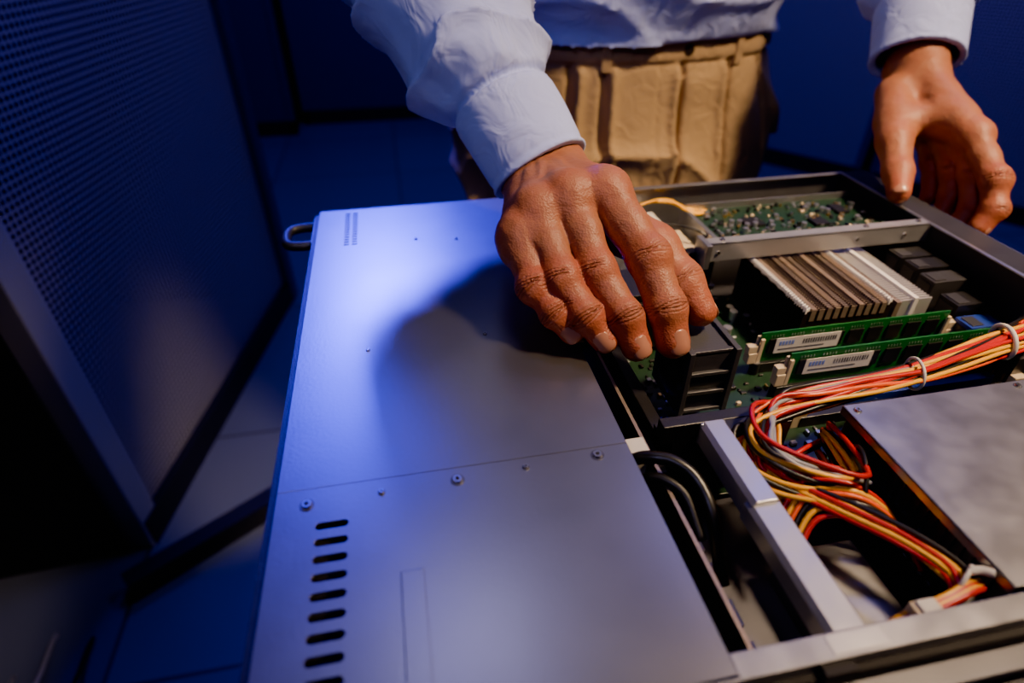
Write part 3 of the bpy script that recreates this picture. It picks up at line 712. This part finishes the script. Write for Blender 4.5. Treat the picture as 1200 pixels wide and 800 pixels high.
# ================================================================ ROOM
F0=-T
def panel(name,a,b_,z0,z1,k,parent=None,th=.002):
    a=Vector((a[0],a[1],0));b_=Vector((b_[0],b_[1],0)); L=(b_-a).length; m=MB(); m.box(0,L,-th/2,th/2,z0,z1,k); o=m.obj(name,parent)
    o.matrix_world=Matrix.Translation(a)@Matrix.Rotation(math.atan2(b_.y-a.y,b_.x-a.x),4,'Z'); return o
m,nt,bs=nmat('raised_floor_tiles'); N=nt.nodes; L=nt.links
tc=N.new('ShaderNodeTexCoord'); br=N.new('ShaderNodeTexBrick'); br.offset=0; br.inputs['Scale'].default_value=1; br.inputs['Brick Width'].default_value=.6; br.inputs['Row Height'].default_value=.6; br.inputs['Mortar Size'].default_value=.004
br.inputs['Color1'].default_value=(.12,.14,.21,1); br.inputs['Color2'].default_value=(.10,.12,.18,1); br.inputs['Mortar'].default_value=(.05,.055,.08,1)
L.new(tc.outputs['Object'],br.inputs['Vector']); L.new(br.outputs['Color'],bs.inputs['Base Color']); bs.inputs['Roughness'].default_value=.35
M['floor']=m
M['wall']=mat('wall_paint_blue',(.04,.045,.14),.6,0,.1,5)
b=MB(); b.box(-3.5,5,-2.5,6,F0-.05,F0,'floor'); b.obj('floor')
b=MB(); b.box(-3.5,5,6,6.1,F0,2.1,'wall'); b.obj('wall_back')
b=MB(); b.box(-3.6,-3.5,-2.5,6,F0,2.1,'wall'); b.obj('wall_left')
b=MB(); b.box(5,5.1,-2.5,6,F0,2.1,'wall'); b.obj('wall_right')
b=MB(); b.box(-3.5,5,-2.6,-2.5,F0,2.1,'wall'); b.obj('wall_front')
b=MB(); b.box(-3.5,5,-2.5,6,2.1,2.2,'wall'); b.obj('ceiling')

rk=empty('server_rack')
A0=(-.605,.90); A1=(-.415,1.86)
panel('perforated_panel',A0,A1,F0+.06,1.15,'perf',rk)
def post(x,y,w,d_,z0,z1,k,ang,parent,name='post'):
    m=MB(); m.box(-w/2,w/2,-d_/2,d_/2,z0,z1,k); o=m.obj(name,parent,.003); o.matrix_world=Matrix.Translation((x,y,0))@Matrix.Rotation(ang,4,'Z'); return o
an=math.atan2(A1[1]-A0[1],A1[0]-A0[0])
post(A1[0],A1[1],.05,.05,F0,1.15,'rackblue',an,rk); post(-.61,.92,.055,.05,F0,1.15,'post',an,rk)
panel('base_rail',A0,A1,F0,F0+.07,'rackdark',rk,.04)
panel('inner_side_wall',(-1.25,.85),(-1.0,1.95),F0,1.15,'rackdark',rk,.01)
panel('back_side',(-1.0,1.95),(-.43,1.88),F0,1.15,'rackdark',rk,.01)
panel('near_side',(-1.25,.85),(-.64,.89),F0,1.15,'rackdark',rk,.01)
b=MB(); b.box(-.0,.40,-.02,.02,F0,F0+.05,'rackdark'); o=b.obj('foot_beam',rk); o.matrix_world=Matrix.Translation((-.60,.78,0))@Matrix.Rotation(.58,4,'Z')
b=MB(); random.seed(9)
for i in range(12):
    x=-.86+random.uniform(-.1,.05); y=.56+random.uniform(-.1,.10)
    b.tube([(x,y,-.15+random.uniform(0,.2)),(x+.03,y-.02,-.42),(x+random.uniform(-.05,.1),y+random.uniform(-.1,.05),-.66),(x+.12+random.uniform(0,.1),y-.08,-.80),(x+.2,y+random.uniform(-.1,.08),F0+.008)],.004,random.choice(['w_wht','w_blk','w_blk','w_wht']),8,8)
b.obj('network_cables')
def cab(name,a,b_,depth,parent=None,k='perf',zt=1.2):
    e=empty(name); a=Vector((a[0],a[1],0)); b_=Vector((b_[0],b_[1],0)); L=(b_-a).length; m=MB()
    m.box(0,L,.01,depth,F0+.05,zt,'rackdark'); m.box(0,.035,-.03,.02,F0,zt,'rackblue'); m.box(L-.035,L,-.03,.02,F0,zt,'rackblue'); m.box(0,L,-.03,.02,F0,F0+.08,'rackdark')
    o=m.obj('frame',e,.002); mw=Matrix.Translation(a)@Matrix.Rotation(math.atan2(b_.y-a.y,b_.x-a.x),4,'Z'); o.matrix_world=mw
    p=MB(); p.box(.035,L-.035,-.001,.001,F0+.08,zt,k); q=p.obj('door_panel',e); q.matrix_world=mw@Matrix.Translation((0,-.02,0)); return e
cab('server_cabinet',(-1.35,3.75),(-.55,3.75),.8,k='rackblue'); cab('server_cabinet',(-.53,3.95),(.27,3.95),.8,k='rackblue'); cab('server_cabinet',(.29,3.95),(1.1,3.95),.8,k='rackblue')
cab('server_cabinet',(1.15,3.6),(1.72,3.02),.8); cab('server_cabinet',(1.74,3.0),(2.18,2.42),.8); cab('server_cabinet',(2.20,2.39),(2.62,1.78),.8); cab('server_cabinet',(2.64,1.75),(3.0,1.1),.8)

# ================================================================ LIGHTS
def area(name,loc,tgt,size,power,col,spread=180):
    l=bpy.data.lights.new(name,'AREA'); l.size=size; l.energy=power; l.color=col; l.spread=math.radians(spread)
    o=bpy.data.objects.new(name,l); bpy.context.scene.collection.objects.link(o); o.location=loc
    o.rotation_euler=(Vector(tgt)-Vector(loc)).to_track_quat('-Z','Y').to_euler(); return o
area('warm_work_lamp',(.80,.05,1.15),(.34,.42,.0),.15,6.4,(1,.70,.43),50)
area('blue_aisle_lamp',(-.10,2.2,1.3),(-.02,.40,0),.22,7.6,(.05,.045,1),50)
area('cool_fill_light',(-.45,-.40,1.0),(.08,.48,.08),.35,.75,(.50,.50,1),60)  # added soft fill from front left for sleeves and shirt
area('blue_background_fill',(-.25,2.5,1.9),(-.3,2.2,F0),.8,34,(.015,.022,1))  # added blue wash over floor and racks, not a fixture
area('violet_background_fill',(1.4,1.5,1.9),(2.2,2.5,-.1),.6,38,(.30,.28,1))  # added light that tints the right-hand cabinets lavender, not a fixture
area('pale_fill_light',(.05,1.0,1.75),(-.5,1.5,.1),.4,5.2,(.58,.54,.98),150)  # added soft light for the rack mesh and the lid's reflection
w=bpy.data.worlds.new('w'); bpy.context.scene.world=w; w.use_nodes=True; w.node_tree.nodes['Background'].inputs[0].default_value=(.02,.03,.12,1); w.node_tree.nodes['Background'].inputs[1].default_value=.1

# ================================================================ CAMERA
cd=bpy.data.cameras.new('camera'); co=bpy.data.objects.new('camera',cd); bpy.context.scene.collection.objects.link(co)
cd.sensor_width=36; cd.lens=21; cd.clip_start=.01; co.location=(0,0,.217)
th=math.radians(36.1); fh=Vector((.192,.9814,0)).normalized(); d=fh*math.cos(th)+Vector((0,0,-math.sin(th)))
co.rotation_euler=d.to_track_quat('-Z','Y').to_euler()
cd.dof.use_dof=True; cd.dof.focus_distance=.36; cd.dof.aperture_fstop=4.2
bpy.context.scene.camera=co
for o in list(bpy.context.scene.objects):
    if o.parent is None: o.location.z+=T
try: bpy.context.scene.view_settings.look='AgX - Punchy'
except Exception: pass
